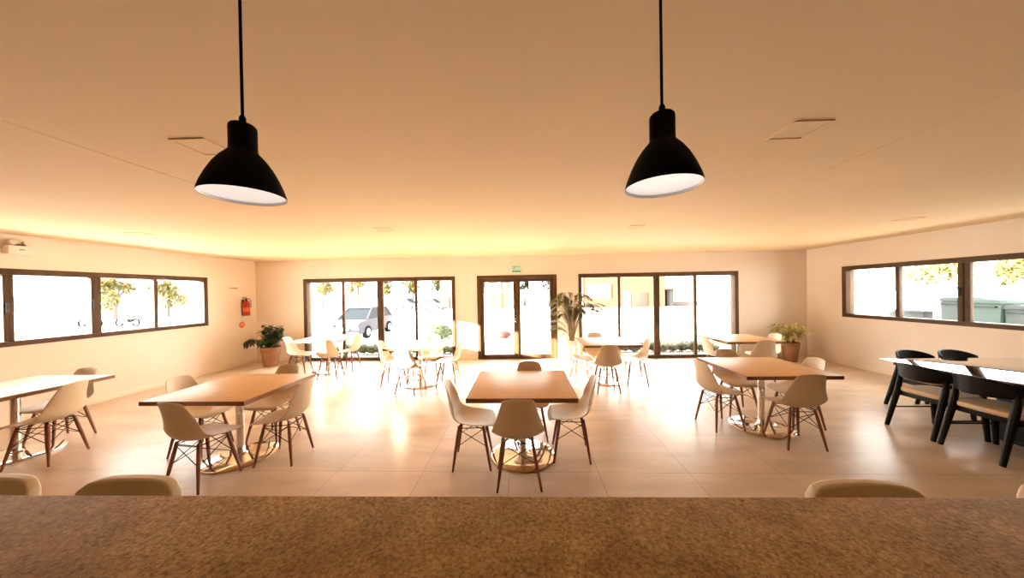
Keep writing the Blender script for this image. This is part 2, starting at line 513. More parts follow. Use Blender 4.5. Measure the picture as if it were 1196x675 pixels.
# ------------------------------------------------------------------ serving counter
ct = thing('serving_counter', 'brown speckled granite bar counter across the foreground', 'counter', (0, 0, 0), 0.0095)
MB().box(-3.4, 3.4, 0.18, 0.975, 1.01, 1.05, 0.006).build('countertop', M['granite'], ct)
MB().box(-3.35, 3.35, 0.24, 0.66, 0.08, 1.01).build('counter_body', M['counter'], ct)
MB().box(-3.33, 3.33, 0.28, 0.62, 0.0, 0.08).build('plinth', M['darkplastic'], ct)

# ------------------------------------------------------------------ white shell chair
PROF = [  # y, z, half width, edge raise, edge forward
    (0.238, 0.408, 0.175, 0.0, -0.02), (0.226, 0.428, 0.198, 0.0, -0.015), (0.19, 0.438, 0.212, 0.003, 0.0), (0.10, 0.436, 0.226, 0.012, 0.0),
    (0.0, 0.430, 0.233, 0.030, 0.0), (-0.09, 0.427, 0.234, 0.052, 0.005), (-0.155, 0.442, 0.231, 0.066, 0.02),
    (-0.198, 0.488, 0.216, 0.060, 0.045), (-0.218, 0.560, 0.197, 0.035, 0.062), (-0.232, 0.640, 0.176, 0.014, 0.058),
    (-0.246, 0.715, 0.156, 0.003, 0.045), (-0.258, 0.775, 0.142, -0.004, 0.034), (-0.264, 0.808, 0.133, -0.012, 0.026), (-0.267, 0.820, 0.118, -0.014, 0.02)]
def shell_mb():
    m = MB()
    n = 10
    rows = []
    for (y, z, w, dz, dy) in PROF:
        row = []
        for i in range(n + 1):
            u = -1 + 2 * i / n
            row.append(m.bm.verts.new((w * u, y + dy * abs(u) ** 2.2, z + dz * abs(u) ** 2.4)))
        rows.append(row)
    for a, b in zip(rows, rows[1:]):
        for i in range(n):
            m.bm.faces.new((a[i], a[i + 1], b[i + 1], b[i]))
    return m

def shell_chair(label):
    t = thing('shell_chair', label, 'chair', group='white shell chairs')
    sh = shell_mb().build('seat_shell', M['shell'], t, angle=80)
    so = sh.modifiers.new('thick', 'SOLIDIFY'); so.thickness = 0.009; so.offset = 1.0
    ss = sh.modifiers.new('smooth', 'SUBSURF'); ss.levels = 1; ss.render_levels = 1
    feet = []
    for sx in (-1, 1):
        for sy in (1, -1):
            top = Vector((sx * 0.120, sy * 0.115 - 0.005, 0.408)); ft = Vector((sx * 0.188, sy * 0.180, 0.0))
            pts = [top.lerp(ft, k) for k in (0, 0.25, 0.5, 0.75, 1.0)]
            MB().tube(pts, [0.0135, 0.0155, 0.0148, 0.0125, 0.0095], 10).build('leg', M['leg'], t)
            feet.append((top, ft))
    uf = MB()
    def at(i, z):
        a, b = feet[i]
        k = (a.z - z) / (a.z - b.z)
        return a.lerp(b, k)
    # order: 0 (-,+) 1 (-,-) 2 (+,+) 3 (+,-)
    for i, j in ((0, 1), (2, 3), (0, 2), (1, 3)):
        uf.tube([at(i, 0.375), at(j, 0.215)], 0.0038, 6)
        uf.tube([at(j, 0.375), at(i, 0.215)], 0.0038, 6)
        uf.tube([at(i, 0.385), at(j, 0.385)], 0.0045, 6)
    for i in range(4):
        a = at(i, 0.39)
        uf.tube([a + Vector((0, 0, -0.03)), a + Vector((0, 0, 0.015)), Vector((a.x * 0.75, a.y * 0.75, 0.418))], 0.007, 6)
    uf.build('wire_brace', M['blackmetal'], t)
    return t

def CH(x, y, face, label):
    """face: compass direction the sitter looks to, degrees, 0 = away from the counter, 90 = to the right"""
    return (x, y, -R(face), label)
chairs = [
    # centre table
    CH(-0.07, 2.79, -3, 'white shell chair with its back to the counter at the centre table'),
    CH(-0.53, 3.10, 86, 'white shell chair on the left side of the centre table'),
    CH(0.465, 3.24, -86, 'white shell chair on the right side of the centre table'),
    CH(0.06, 3.665, 180, 'white shell chair on the window side of the centre table, only its top showing'),
    # left table
    CH(-2.98, 2.745, 8, 'white shell chair, back to the counter, at the table left of the centre one'),
    CH(-2.53, 3.15, -96, 'white shell chair on the right side of the table left of the centre one'),
    CH(-3.60, 3.30, 88, 'white shell chair tucked on the wall side of the table left of the centre one'),
    CH(-3.02, 3.60, 182, 'white shell chair on the window side of the table left of the centre one'),
    # far left table
    CH(-5.07, 3.08, -106, 'white shell chair on the right side of the table cut by the left picture edge'),
    CH(-5.62, 3.52, 180, 'white shell chair behind the table cut by the left picture edge'),
    # right table
    CH(2.92, 3.49, 3, 'white shell chair, back to the counter, at the table left of the black set'),
    CH(2.40, 3.93, 84, 'white shell chair on the left side of the table left of the black set'),
    CH(2.90, 4.36, 184, 'white shell chair on the window side of the table left of the black set'),
    CH(3.36, 3.98, -88, 'white shell chair on the right side of the table left of the black set'),
    # sunlit table by the left window
    CH(-4.84, 6.50, 78, 'sunlit white shell chair nearest the dark-leaved plant, left of its table'),
    CH(-3.98, 6.22, -8, 'sunlit white shell chair in front of the table nearest the dark-leaved plant'),
    CH(-3.93, 6.80, -90, 'sunlit white shell chair on the right of the table nearest the dark-leaved plant'),
    # sunlit table left of the door
    CH(-1.97, 5.28, 14, 'sunlit white shell chair in front of the table just left of the glazed door'),
    CH(-2.46, 5.74, 86, 'sunlit white shell chair on the left of the table just left of the glazed door'),
    CH(-1.42, 5.72, -88, 'sunlit white shell chair on the right of the table just left of the glazed door'),
    CH(-1.90, 6.22, 180, 'sunlit white shell chair, window side of the table just left of the glazed door'),
    # table right of the door
    CH(1.38, 5.31, 0, 'white shell chair with its back to the counter at the table beside the tall palm'),
    CH(1.05, 5.80, 90, 'white shell chair on the palm side of the table beside the tall palm'),
    CH(2.00, 5.70, -86, 'white shell chair on the right side of the table beside the tall palm'),
    CH(1.48, 6.36, 180, 'white shell chair on the window side of the table beside the tall palm'),
    # table by the right corner
    CH(3.66, 6.02, 96, 'white shell chair on the left side of the table near the yellow-green plant'),
    CH(4.10, 5.62, 4, 'white shell chair, back to the counter, at the table near the yellow-green plant'),
    CH(4.58, 6.12, -92, 'white shell chair on the right side of the table near the yellow-green plant'),
]
c0 = None
for (x, y, rz, lab) in chairs:
    if c0 is None:
        c0 = shell_chair(lab); c0.location = (x, y, 0); c0.rotation_euler = (0, 0, rz)
    else:
        copy_thing(c0, (x, y, 0), rz, lab)

# ------------------------------------------------------------------ pedestal tables
def table(label):
    t = thing('dining_table', label, 'table', group='square wooden pedestal tables')
    top = MB().box(-0.495, 0.495, -0.475, 0.475, 0.712, 0.75, 0.002).build('tabletop', M['wood'], t)
    e = MB()
    e.box(-0.5, 0.5, -0.48, -0.4755, 0.710, 0.7502).box(-0.5, 0.5, 0.4755, 0.48, 0.710, 0.7502)
    e.box(-0.5, -0.4955, -0.4755, 0.4755, 0.710, 0.7502).box(0.4955, 0.5, -0.4755, 0.4755, 0.710, 0.7502)
    e.build('edge_band', M['woodedge'], top)
    MB().lathe([(0.036, 0.03), (0.036, 0.70)], 28).build('pole', M['chrome'], t)
    MB().lathe([(0.322, 0.0), (0.33, 0.004), (0.33, 0.011), (0.322, 0.015), (0.20, 0.022), (0.06, 0.03), (0.048, 0.042), (0.042, 0.046)], 56).build('base_disc', M['chrome'], t)
    MB().box(-0.18, 0.18, -0.02, 0.02, 0.698, 0.712, 0.002).box(-0.02, 0.02, -0.18, 0.18, 0.698, 0.712, 0.002).build('top_bracket', M['blackmetal'], t)
    return t
tables = [
    (-0.03, 3.22, 0, 'square wooden table with chrome disc foot in the centre, nearest below the lamps'),
    (-3.03, 3.17, 0, 'square wooden table with chrome disc foot, just left of the centre one'),
    (-5.60, 3.18, 0, 'square wooden table cut off by the left edge of the photo'),
    (2.87, 3.88, 0, 'square wooden table with chrome disc foot, left of the black table'),
    (-4.35, 6.72, 0, 'sunlit table beside the left floor-length window, near the dark-leaved plant'),
    (-1.95, 5.74, 0, 'sunlit table standing just left of the glazed door'),
    (1.53, 5.86, 0, 'square wooden table beside the tall palm, right of the glazed door'),
    (4.08, 6.07, 0, 'square wooden table furthest right by the window, near the yellow-green plant'),
]
t0 = None
for (x, y, rz, lab) in tables:
    if t0 is None:
        t0 = table(lab); t0.location = (x, y, 0)
    else:
        copy_thing(t0, (x, y, 0), rz, lab)

# ------------------------------------------------------------------ black dining set
dt = thing('glass_table', 'large black glossy-topped dining table at the right wall', 'table', (5.42, 3.40, 0))
MB().box(-0.82, 0.82, -0.82, 0.80, 0.738, 0.75, 0.003).build('glass_top', M['blackglass'], dt)
MB().box(-0.74, 0.74, -0.74, 0.72, 0.69, 0.736, 0.004).build('apron', M['black'], dt)
pd = MB()
pd.prism([(-0.28, 0.0), (0.28, 0.0), (0.2, 0.69), (-0.2, 0.69)], -0.22, 0.22, 'y', 0.008)
pd.build('pedestal', M['black'], dt)

def black_chair(label):
    t = thing('armless_dining_chair', label, 'chair', group='black chairs with cream seats')
    # rear legs carry the curved back
    for s in (-1, 1):
        MB().tube([(s * 0.214, -0.335, 0), (s * 0.205, -0.225, 0.40), (s * 0.205, -0.19, 0.55), (s * 0.205, -0.18, 0.66)], [0.021, 0.030, 0.027, 0.020], 10).build('rear_leg', M['black'], t)
        MB().tube([(s * 0.215, 0.225, 0), (s * 0.205, 0.195, 0.415)], [0.022, 0.031], 10).build('front_leg', M['black'], t)
    bk = MB()
    rows = []
    n = 16
    for k in range(n + 1):
        a = -1 + 2 * k / n
        x = 0.232 * math.sin(a * 1.25) / math.sin(1.25)
        y = -0.275 + 0.17 * (1 - math.cos(a * 1.25)) / (1 - math.cos(1.25)) * 0.8
        top = 0.785 - 0.065 * abs(a) ** 2.3
        bot = 0.60 + 0.035 * abs(a) ** 2.5
        nx, ny = Vector((math.sin(a * 1.25), -math.cos(a * 1.25))).normalized() * 0.011
        lean = -0.02
        rows.append([(x + nx, y + ny, bot), (x + nx, y + ny + lean, top), (x - nx, y - ny + lean, top), (x - nx, y - ny, bot)])
    vsr = [[bk.bm.verts.new(p) for p in r] for r in rows]
    for a, b in zip(vsr, vsr[1:]):
        for i in range(4):
            bk.bm.faces.new((a[i], b[i], b[(i + 1) % 4], a[(i + 1) % 4]))
    bk.bm.faces.new(list(reversed(vsr[0]))); bk.bm.faces.new(vsr[-1])
    bmesh.ops.recalc_face_normals(bk.bm, faces=bk.bm.faces)
    bo = bk.build('backrest', M['black'], t, angle=50)
    bv = bo.modifiers.new('round', 'BEVEL'); bv.width = 0.006; bv.segments = 2
    fr = MB()
    fr.box(-0.205, 0.205, 0.165, 0.19, 0.37, 0.425, 0.004).box(-0.205, 0.205, -0.205, -0.18, 0.37, 0.425, 0.004)
    fr.box(-0.225, -0.2, -0.19, 0.175, 0.37, 0.425, 0.004).box(0.2, 0.225, -0.19, 0.175, 0.37, 0.425, 0.004)
    fr.build('seat_frame', M['black'], t)
    st = MB()
    st.tube([(-0.215, 0.205, 0.22), (-0.22, -0.215, 0.22)], 0.009).tube([(0.215, 0.205, 0.22), (0.22, -0.215, 0.22)], 0.009)
    st.build('stretcher', M['black'], t)
    se = MB()
    pts = []
    for k in range(28):
        a = 2 * PI * k / 28
        c, s_ = math.cos(a), math.sin(a)
        pts.append((0.238 * math.copysign(abs(c) ** 0.45, c), 0.225 * math.copysign(abs(s_) ** 0.45, s_) - 0.005))
    se.prism(pts, 0.427, 0.478, 'z')
    so = se.build('seat_cushion', M['cream'], t, angle=60)
    b2 = so.modifiers.new('round', 'BEVEL'); b2.width = 0.018; b2.segments = 4
    return t
bch = [
    (4.74, 3.735, 90, 'black chair with cream seat, further of the two on the left of the black table'),
    (4.74, 3.25, 90, 'black chair with cream seat, nearer of the two on the left of the black table'),
    (5.37, 4.30, 180, 'left one of two black chairs at the window end of the black table'),
    (5.93, 4.30, 180, 'right one of two black chairs at the window end of the black table'),
]
b0 = None
for (x, y, fc, lab) in bch:
    if b0 is None:
        b0 = black_chair(lab); b0.location = (x, y, 0); b0.rotation_euler = (0, 0, -R(fc))
    else:
        copy_thing(b0, (x, y, 0), -R(fc), lab)

# ------------------------------------------------------------------ bar stools behind the counter
def bar_stool(label):
    t = thing('bar_stool', label, 'stool', group='cream bar stools at the counter')
    MB().box(-0.19, 0.19, -0.19, 0.17, 0.66, 0.72, 0.022).build('seat', M['stool'], t)
    bk = MB()
    n = 12
    rows = []
    for k in range(n + 1):
        a = -1 + 2 * k / n
        x = 0.198 * a
        y = 0.185 - 0.035 * abs(a) ** 2.5
        top = 0.985 - 0.035 * abs(a) ** 9
        rows.append([bk.bm.verts.new(p) for p in ((x, y - 0.02, 0.70), (x, y - 0.012, top), (x, y + 0.028, top), (x, y + 0.02, 0.70))])
    for a, b in zip(rows, rows[1:]):
        for i in range(4):
            bk.bm.faces.new((a[i], b[i], b[(i + 1) % 4], a[(i + 1) % 4]))
    bk.bm.faces.new(list(reversed(rows[0]))); bk.bm.faces.new(rows[-1])
    bmesh.ops.recalc_face_normals(bk.bm, faces=bk.bm.faces)
    o = bk.build('backrest', M['stool'], t, angle=60)
    b2 = o.modifiers.new('round', 'BEVEL'); b2.width = 0.010; b2.segments = 3
    for sx in (-1, 1):
        for sy in (-1, 1):
            MB().tube([(sx * 0.14, sy * 0.13, 0.66), (sx * 0.20, sy * 0.18, 0)], [0.014, 0.011], 10).build('leg', M['leg'], t)
    MB().tube([(-0.176, 0.161, 0.26), (0.176, 0.161, 0.26)], 0.009).tube([(-0.176, -0.161, 0.26), (0.176, -0.161, 0.26)], 0.009).tube([(-0.176, -0.161, 0.26), (-0.176, 0.161, 0.26)], 0.009).tube([(0.176, -0.161, 0.26), (0.176, 0.161, 0.26)], 0.009).build('foot_rest', M['blackmetal'], t)
    return t
sts = [(-2.13, 'cream stool back behind the counter, cut off by the left picture edge'), (-1.545, 'cream stool back showing above the counter below the left tables'),
       (1.20, 'cream stool back showing above the counter on the right'), (1.92, 'cream stool back behind the counter, cut off by the right picture edge')]
s0 = None
for (x, lab) in sts:
    if s0 is None:
        s0 = bar_stool(lab); s0.location = (x, 0.98, 0)
    else:
        copy_thing(s0, (x, 0.98, 0), 0, lab)

# ------------------------------------------------------------------ pendant lamps
def pendant(label):
    t = thing('pendant_lamp', label, 'lamp', group='black pendant lamps over the counter')
    k = 0.934
    outer = [(0.107, 0.0), (0.1065, 0.006), (0.100, 0.028), (0.088, 0.058), (0.073, 0.088), (0.057, 0.112), (0.043, 0.128), (0.0365, 0.136),
             (0.0355, 0.145), (0.0355, 0.203), (0.0345, 0.211), (0.030, 0.216), (0.012, 0.2175)]
    outer = [(a * k, b * k) for a, b in outer]
    MB().lathe(outer, 48, cap0=False).build('shade', M['lampblack'], t, angle=50)
    inner = [(0.1065, 0.0005), (0.1045, 0.006), (0.098, 0.028), (0.086, 0.057), (0.071, 0.086), (0.055, 0.109), (0.040, 0.124), (0.033, 0.13)]
    inner = [(a * k, b * k) for a, b in inner]
    MB().lathe(inner, 48, cap0=False).build('shade_lining', M['lampwhite'], t, angle=50)
    MB().lathe([(0.103 * k, 0.008), (0.1035 * k, 0.010)], 48).build('diffuser', M['bulb'], t)
    MB().lathe([(0.0085, 0.200), (0.0085, 0.221), (0.006, 0.228)], 16).build('cord_grip', M['lampblack'], t)
    MB().tube([(0, 0, 0.220), (0, 0, 0.605)], 0.0040, 10).build('cord', M['lampblack'], t)
    MB().lathe([(0.045, 0.620), (0.045, 0.605), (0.04, 0.60), (0.006, 0.595)], 28).build('ceiling_rose', M['lampblack'], t)
    return t
p0 = pendant('black bell-shaped pendant lamp hanging on the left')
p0.location = (-0.789, 0.855, 1.98)
copy_thing(p0, (0.394, 0.883, 1.98), 0, 'black bell-shaped pendant lamp hanging on the right')

# ------------------------------------------------------------------ ceiling downlights
def downlight(label):
    t = thing('recessed_downlight', label, 'ceiling light', group='square recessed downlights')
    m = MB()
    a, b = 0.105, 0.092
    m.box(-a, a, -a, -b, -0.006, 0).box(-a, a, b, a, -0.006, 0).box(-a, -b, -b, b, -0.006, 0).box(b, a, -b, b, -0.006, 0)
    m.build('trim_ring', M['ceiling'], t)
    MB().box(-b, b, -b, b, -0.002, 0.0).build('cover', M['ceiling'], t)
    return t
dls = [(-1.90, 1.80, 'square recessed downlight beside the left pendant lamp'), (1.60, 1.86, 'square recessed downlight right of the right pendant lamp'),
       (-5.33, 4.13, 'square recessed downlight near the left wall'), (-1.93, 4.25, 'square recessed downlight deeper in the room, left of middle'),
       (1.62, 4.51, 'square recessed downlight deeper in the room, right of middle'), (5.26, 4.45, 'square recessed downlight near the right wall')]
d0 = None
for (x, y, lab) in dls:
    if d0 is None:
        d0 = downlight(lab); d0.location = (x, y, H)
    else:
        copy_thing(d0, (x, y, H), 0, lab)

# ------------------------------------------------------------------ wall fittings
em = thing('emergency_light', 'white twin-spot emergency light box high on the left wall', 'emergency light', (XL, 4.0, 2.33))
MB().box(0.0, 0.09, -0.11, 0.11, 0.0, 0.115, 0.01).build('housing', M['plastic'], em)
MB().box(0.0905, 0.0925, -0.02, 0.03, 0.055, 0.065, 0.0005).build('indicator', M['darkplastic'], em)
for s in (-1, 1):
    h = MB().lathe([(0.018, -0.035), (0.036, -0.01), (0.036, 0.025)], 20, (0, 0, 0), Matrix.Translation((0.055, s * 0.062, 0.155)) @ Matrix.Rotation(R(75), 4, 'Y')).build('spot_head', M['plastic'], em)
    MB().lathe([(0.032, 0.0), (0.033, 0.003)], 20, (0, 0, 0), Matrix.Translation((0.055, s * 0.062, 0.155)) @ Matrix.Rotation(R(75), 4, 'Y') @ Matrix.Translation((0, 0, 0.0245))).build('lens', M['lens'], h)
MB().box(0.02, 0.08, -0.05, 0.045, 0.115, 0.14, 0.004).build('mount_bar', M['darkplastic'], em)

ex = thing('fire_extinguisher', 'red fire extinguisher hung on the left wall by the far corner', 'fire extinguisher', (XL + 0.085, 7.44, 1.22))
MB().lathe([(0.068, 0.0), (0.075, 0.008), (0.075, 0.30), (0.066, 0.345), (0.040, 0.375), (0.022, 0.385)], 28).build('cylinder', M['red'], ex)
MB().lathe([(0.0757, 0.10), (0.0757, 0.20)], 28, cap0=False, cap1=False).build('label_band', M['signred'], ex)
v = MB(); v.lathe([(0.018, 0.38), (0.018, 0.42)], 14).box(-0.012, 0.012, -0.09, 0.03, 0.415, 0.43, 0.003).box(-0.012, 0.012, -0.085, 0.02, 0.445, 0.457, 0.003)
v.build('valve_lever', M['blackmetal'], ex)
MB().tube([(0.0, 0.02, 0.41), (0.03, 0.05, 0.42), (0.05, 0.075, 0.37), (0.05, 0.08, 0.28), (0.05, 0.078, 0.20)], 0.008, 8).build('hose', M['blackmetal'], ex)
MB().box(-0.085, -0.076, -0.03, 0.03, 0.1, 0.40, 0.001).build('wall_hook', M['blackmetal'], ex)

sg = thing('extinguisher_sign', 'small round orange-red sign on the wall under the fire extinguisher', 'sign', (XL, 7.40, 1.0))
MB().lathe([(0.075, 0.0), (0.075, 0.006)], 28, (0, 0, 0), Matrix.Rotation(PI / 2, 4, 'Y')).build('sign_plate', M['signred'], sg)
MB().lathe([(0.052, 0.0), (0.056, 0.003)], 28, (0, 0, 0), Matrix.Translation((0.0055, 0, 0)) @ Matrix.Rotation(PI / 2, 4, 'Y')).build('sign_ring', mat('sign_orange', (0.8, 0.26, 0.08), 0.5), sg)

pl = thing('wall_plaque', 'small pale plaque on the left wall above the fire extinguisher', 'sign', (XL, 7.21, 1.92))
MB().box(0, 0.008, -0.14, 0.14, -0.055, 0.055, 0.002).build('plaque_panel', M['plastic'], pl)
MB().box(0.008, 0.0095, -0.10, 0.10, -0.035, 0.0, 0.0003).build('plaque_band', mat('plaque_grey', (0.42, 0.38, 0.30), 0.6), pl)

es = thing('exit_sign', 'small green exit light sign above the glazed door', 'sign', (-0.16, YB, 2.19))
MB().box(-0.115, 0.115, -0.035, 0.0, 0.0, 0.155, 0.004).build('sign_body', M['signpale'], es)
MB().box(-0.11, 0.11, -0.0375, -0.0355, 0.005, 0.035, 0.0005).build('sign_lower_band', M['signgreen'], es)
fig = MB().box(-0.068, -0.05, -0.0375, -0.0355, 0.085, 0.14, 0.0005).box(-0.10, 0.10, -0.0372, -0.0355, 0.138, 0.150, 0.0005)
fig.build('sign_mark', mat('sign_mark_green', (0.13, 0.26, 0.18), 0.5), es)
cb = thing('cable_sensor', 'tiny pale sensor on the far wall beside the exit sign', 'sensor', (0.015, YB, 2.30))
MB().box(-0.03, 0.03, -0.025, 0, -0.02, 0.02, 0.006).build('sensor_body', M['plastic'], cb)

# ------------------------------------------------------------------ potted plants
def pot_parts(t, r0, r1, h, m, rim=True):
    prof = [(r0, 0.0), (r0 * 1.01, 0.01), (r1, h - 0.05)] + ([(r1 * 1.05, h - 0.048), (r1 * 1.06, h)] if rim else [(r1 * 1.01, h)]) + [(r1 * 0.93, h), (r1 * 0.9, h - 0.04)]
    MB().lathe(prof, 36, cap1=False).build('pot', m, t, angle=40)
    MB().lathe([(r1 * 0.905, h - 0.045), (r1 * 0.905, h - 0.035)], 28).build('soil', M['soil'], t)

pa = thing('potted_rubber_plant', 'dark glossy-leaved plant in a terracotta pot in the left corner', 'potted plant', (-6.15, 7.28, 0))
pot_parts(pa, 0.145, 0.20, 0.46, M['terracotta'])
st = MB(); lf = MB()
for k in range(32):
    a = rnd.uniform(0, 2 * PI); L_ = rnd.uniform(0.18, 0.60)
    ex_ = Vector((0.05 + math.cos(a) * 0.30 * rnd.uniform(.3, 1), math.sin(a) * 0.20 * rnd.uniform(.3, 1), 0.42 + L_))
    mid = Vector((ex_.x * 0.4, ex_.y * 0.4, 0.44 + L_ * 0.5))
    st.tube([(0.03 * math.cos(a), 0.03 * math.sin(a), 0.42), mid, ex_], 0.006, 6)
    for q in range(15):
        tt = rnd.uniform(0.35, 1.0)
        b = Vector((0, 0, 0.42)).lerp(mid, min(1, tt * 2)) if tt < 0.5 else mid.lerp(ex_, tt * 2 - 1)
        aa = rnd.uniform(0, 2 * PI)
        lf.leaf(b, (math.cos(aa), math.sin(aa), rnd.uniform(-0.3, 0.6)), rnd.uniform(0.10, 0.17), rnd.uniform(0.06, 0.095), rnd.uniform(0.1, 0.6), 3)
# the drooping branch to the left
pts = [Vector((0, 0, 0.45)), Vector((-0.25, -0.02, 0.62)), Vector((-0.48, -0.04, 0.66)), Vector((-0.58, -0.05, 0.60))]
st.tube(pts, 0.007, 6)
for q in range(34):
    tt = rnd.uniform(0.6, 2.99); i = int(tt); b = pts[i].lerp(pts[i + 1], tt - i); aa = rnd.uniform(0, 2 * PI)
    lf.leaf(b, (math.cos(aa) * 0.6, math.sin(aa) * 0.6, rnd.uniform(-0.8, 0.25)), rnd.uniform(0.12, 0.18), rnd.uniform(0.05, 0.075), 0.5, 3)
st.build('stems', M['stem'], pa); lf.build('leaves', M['darkleaf'], pa, angle=80)

pb = thing('potted_dracaena', 'yellow-green leafy plant in a terracotta pot in the right corner', 'potted plant', (6.10, 7.35, 0))
pot_parts(pb, 0.12, 0.165, 0.44, M['terracotta'])
st = MB(); lf = MB()
for k in range(17):
    a = rnd.uniform(0, 2 * PI); hh = rnd.uniform(0.16, 0.40); rr = rnd.uniform(0.03, 0.26)
    tip = Vector((math.cos(a) * rr * 1.3, math.sin(a) * rr, 0.42 + hh))
    st.tube([(tip.x * 0.2, tip.y * 0.2, 0.40), tip], 0.006, 6)
    for q in range(22):
        aa = rnd.uniform(0, 2 * PI)
        lf.leaf(tip + Vector((0, 0, rnd.uniform(-0.12, 0.03))), (math.cos(aa), math.sin(aa), rnd.uniform(0.0, 1.1)), rnd.uniform(0.16, 0.27), rnd.uniform(0.03, 0.05), rnd.uniform(0.2, 0.7), 4)
st.build('stems', M['stem'], pb); lf.build('leaves', M['yellowleaf'], pb, angle=80)

pc = thing('potted_palm', 'tall feathery palm in a white pot right of the glazed door', 'potted plant', (1.09, 7.12, 0))
pot_parts(pc, 0.12, 0.155, 0.58, M['whitepot'], False)
st = MB(); lf = MB()
for k in range(48):
    a = 2 * PI * k / 48 + rnd.uniform(-0.2, 0.2)
    out = rnd.uniform(0.18, 0.46); up = rnd.uniform(0.65, 1.28)
    if k % 8 == 3: out, up, a = rnd.uniform(0.56, 0.68), rnd.uniform(0.8, 1.0), rnd.uniform(-0.3, 0.3)
    if k % 16 == 6: out, up, a = rnd.uniform(0.40, 0.5), rnd.uniform(0.35, 0.6), PI + rnd.uniform(-0.4, 0.4)
    p0_ = Vector((0.04 * math.cos(a), 0.04 * math.sin(a), 0.55))
    p1 = Vector((out * 0.15 * math.cos(a), out * 0.15 * math.sin(a), 0.55 + up * 0.62))
    p2 = Vector((out * 0.60 * math.cos(a), out * 0.42 * math.sin(a), 0.55 + up * 1.06))
    p3 = Vector((out * 1.15 * math.cos(a), out * 0.70 * math.sin(a), 0.55 + up * 0.80))
    cp = []
    for i in range(13):
        t_ = i / 12
        cp.append(p0_ * (1 - t_) ** 3 + p1 * 3 * t_ * (1 - t_) ** 2 + p2 * 3 * t_ * t_ * (1 - t_) + p3 * t_ ** 3)
    st.tube(cp, [0.007 - 0.005 * i / 12 for i in range(13)], 6)
    for i in range(5, 13):
        d = (cp[i] - cp[i - 1]).normalized(); sd = d.cross(Vector((0, 0, 1)))
        if sd.length < 0.05: sd = Vector((1, 0, 0))
        sd.normalize()
        for s in (-1, 1):
            for e in (0.0, 0.5):
                b = cp[i - 1].lerp(cp[i], e)
                lf.leaf(b, d * 0.7 + sd * s * 0.9 + Vector((0, 0, 0.05)), rnd.uniform(0.13, 0.2) * (1.1 - 0.4 * i / 12), 0.024, 0.5, 3)
st.build('fronds_stems', M['stem'], pc).name = 'frond_stems'; lf.build('leaflets', M['palmleaf'], pc, angle=80)

# ------------------------------------------------------------------ outside: ground
def slab(name, x0, x1, y0, y1, z0, z1, m, label, cat):
    return struct(MB().box(x0, x1, y0, y1, z0, z1).build(name, m, smooth=False), label, cat)
slab('ground', -160, 120, -60, 160, -0.6, -0.5, M['pave'], 'pale sunlit paved yard outside', 'ground')
slab('terrace', XL - TW, XR + TW, YB + TW, 9.6, -0.5, -0.03, M['terrace'], 'concrete terrace outside the far windows', 'terrace')
slab('side_pavement', 10.8, 14.5, 5.0, 13.0, -0.5, -0.08, M['terrace'], 'raised pavement outside the right window', 'pavement')

def leaf_blob(m, c, r, n, size, rg):
    for _ in range(n):
        while True:
            v_ = Vector((rg.uniform(-1, 1), rg.uniform(-1, 1), rg.uniform(-1, 1)))
            if 0.2 < v_.length < 1: break
        v_ = v_ * (v_.length ** -0.45)
        p = Vector(c) + Vector((v_.x * r[0], v_.y * r[1], v_.z * r[2]))
        d = Vector((rg.uniform(-1, 1), rg.uniform(-1, 1), rg.uniform(-1, 1)))
        m.leaf(p, d + v_ * 0.6, size * rg.uniform(0.7, 1.3), size * 0.5 * rg.uniform(0.7, 1.2), 0.2, 2)

def core(m, c, r):
    prof = [(max(0.001, math.cos(a)), math.sin(a)) for a in [-PI / 2 + PI * k / 8 for k in range(9)]]
    m.lathe(prof, 12, (0, 0, 0), Matrix.Translation(c) @ Matrix.Diagonal((r[0], r[1], r[2], 1)), False, False)

def hedge(label, x0, x1, y, z0, z1, seed, m):
    rg = random.Random(seed)
    t = thing('low_hedge', label, 'hedge', ((x0 + x1) / 2, y, z0))
    lf_ = MB(); st_ = MB()
    n = int((x1 - x0) / 0.28) + 1
    for k in range(n):
        x = x0 - (x0 + x1) / 2 + (k + 0.5) * (x1 - x0) / n
        h = (z1 - z0) * rg.uniform(0.75, 1.1)
        leaf_blob(lf_, (x, 0, h * 0.55), (0.2, 0.18, h * 0.45), 75, 0.07, rg)
        core(lf_, (x, 0, h * 0.5), (0.19, 0.15, h * 0.4))
        for j in range(3):
            st_.tube([(x + rg.uniform(-.05, .05), rg.uniform(-.05, .05), 0), (x + rg.uniform(-.12, .12), rg.uniform(-.1, .1), h * 0.7)], 0.006, 5)
    lf_.build('foliage', m, t, angle=80); st_.build('stems', M['stem'], t)
hedge('low planted hedge outside the left floor-length window', -5.55, -1.9, 8.75, -0.03, 0.30, 3, M['hedgeleaf'])
hedge('low planted hedge outside the right floor-length window', 1.6, 5.3, 8.75, -0.03, 0.27, 4, M['hedgeleaf'])
slab('lawn', -8, 12, 9.6, 11.6, -0.5, -0.2, M['lawn'], 'strip of lawn beyond the terrace', 'lawn')

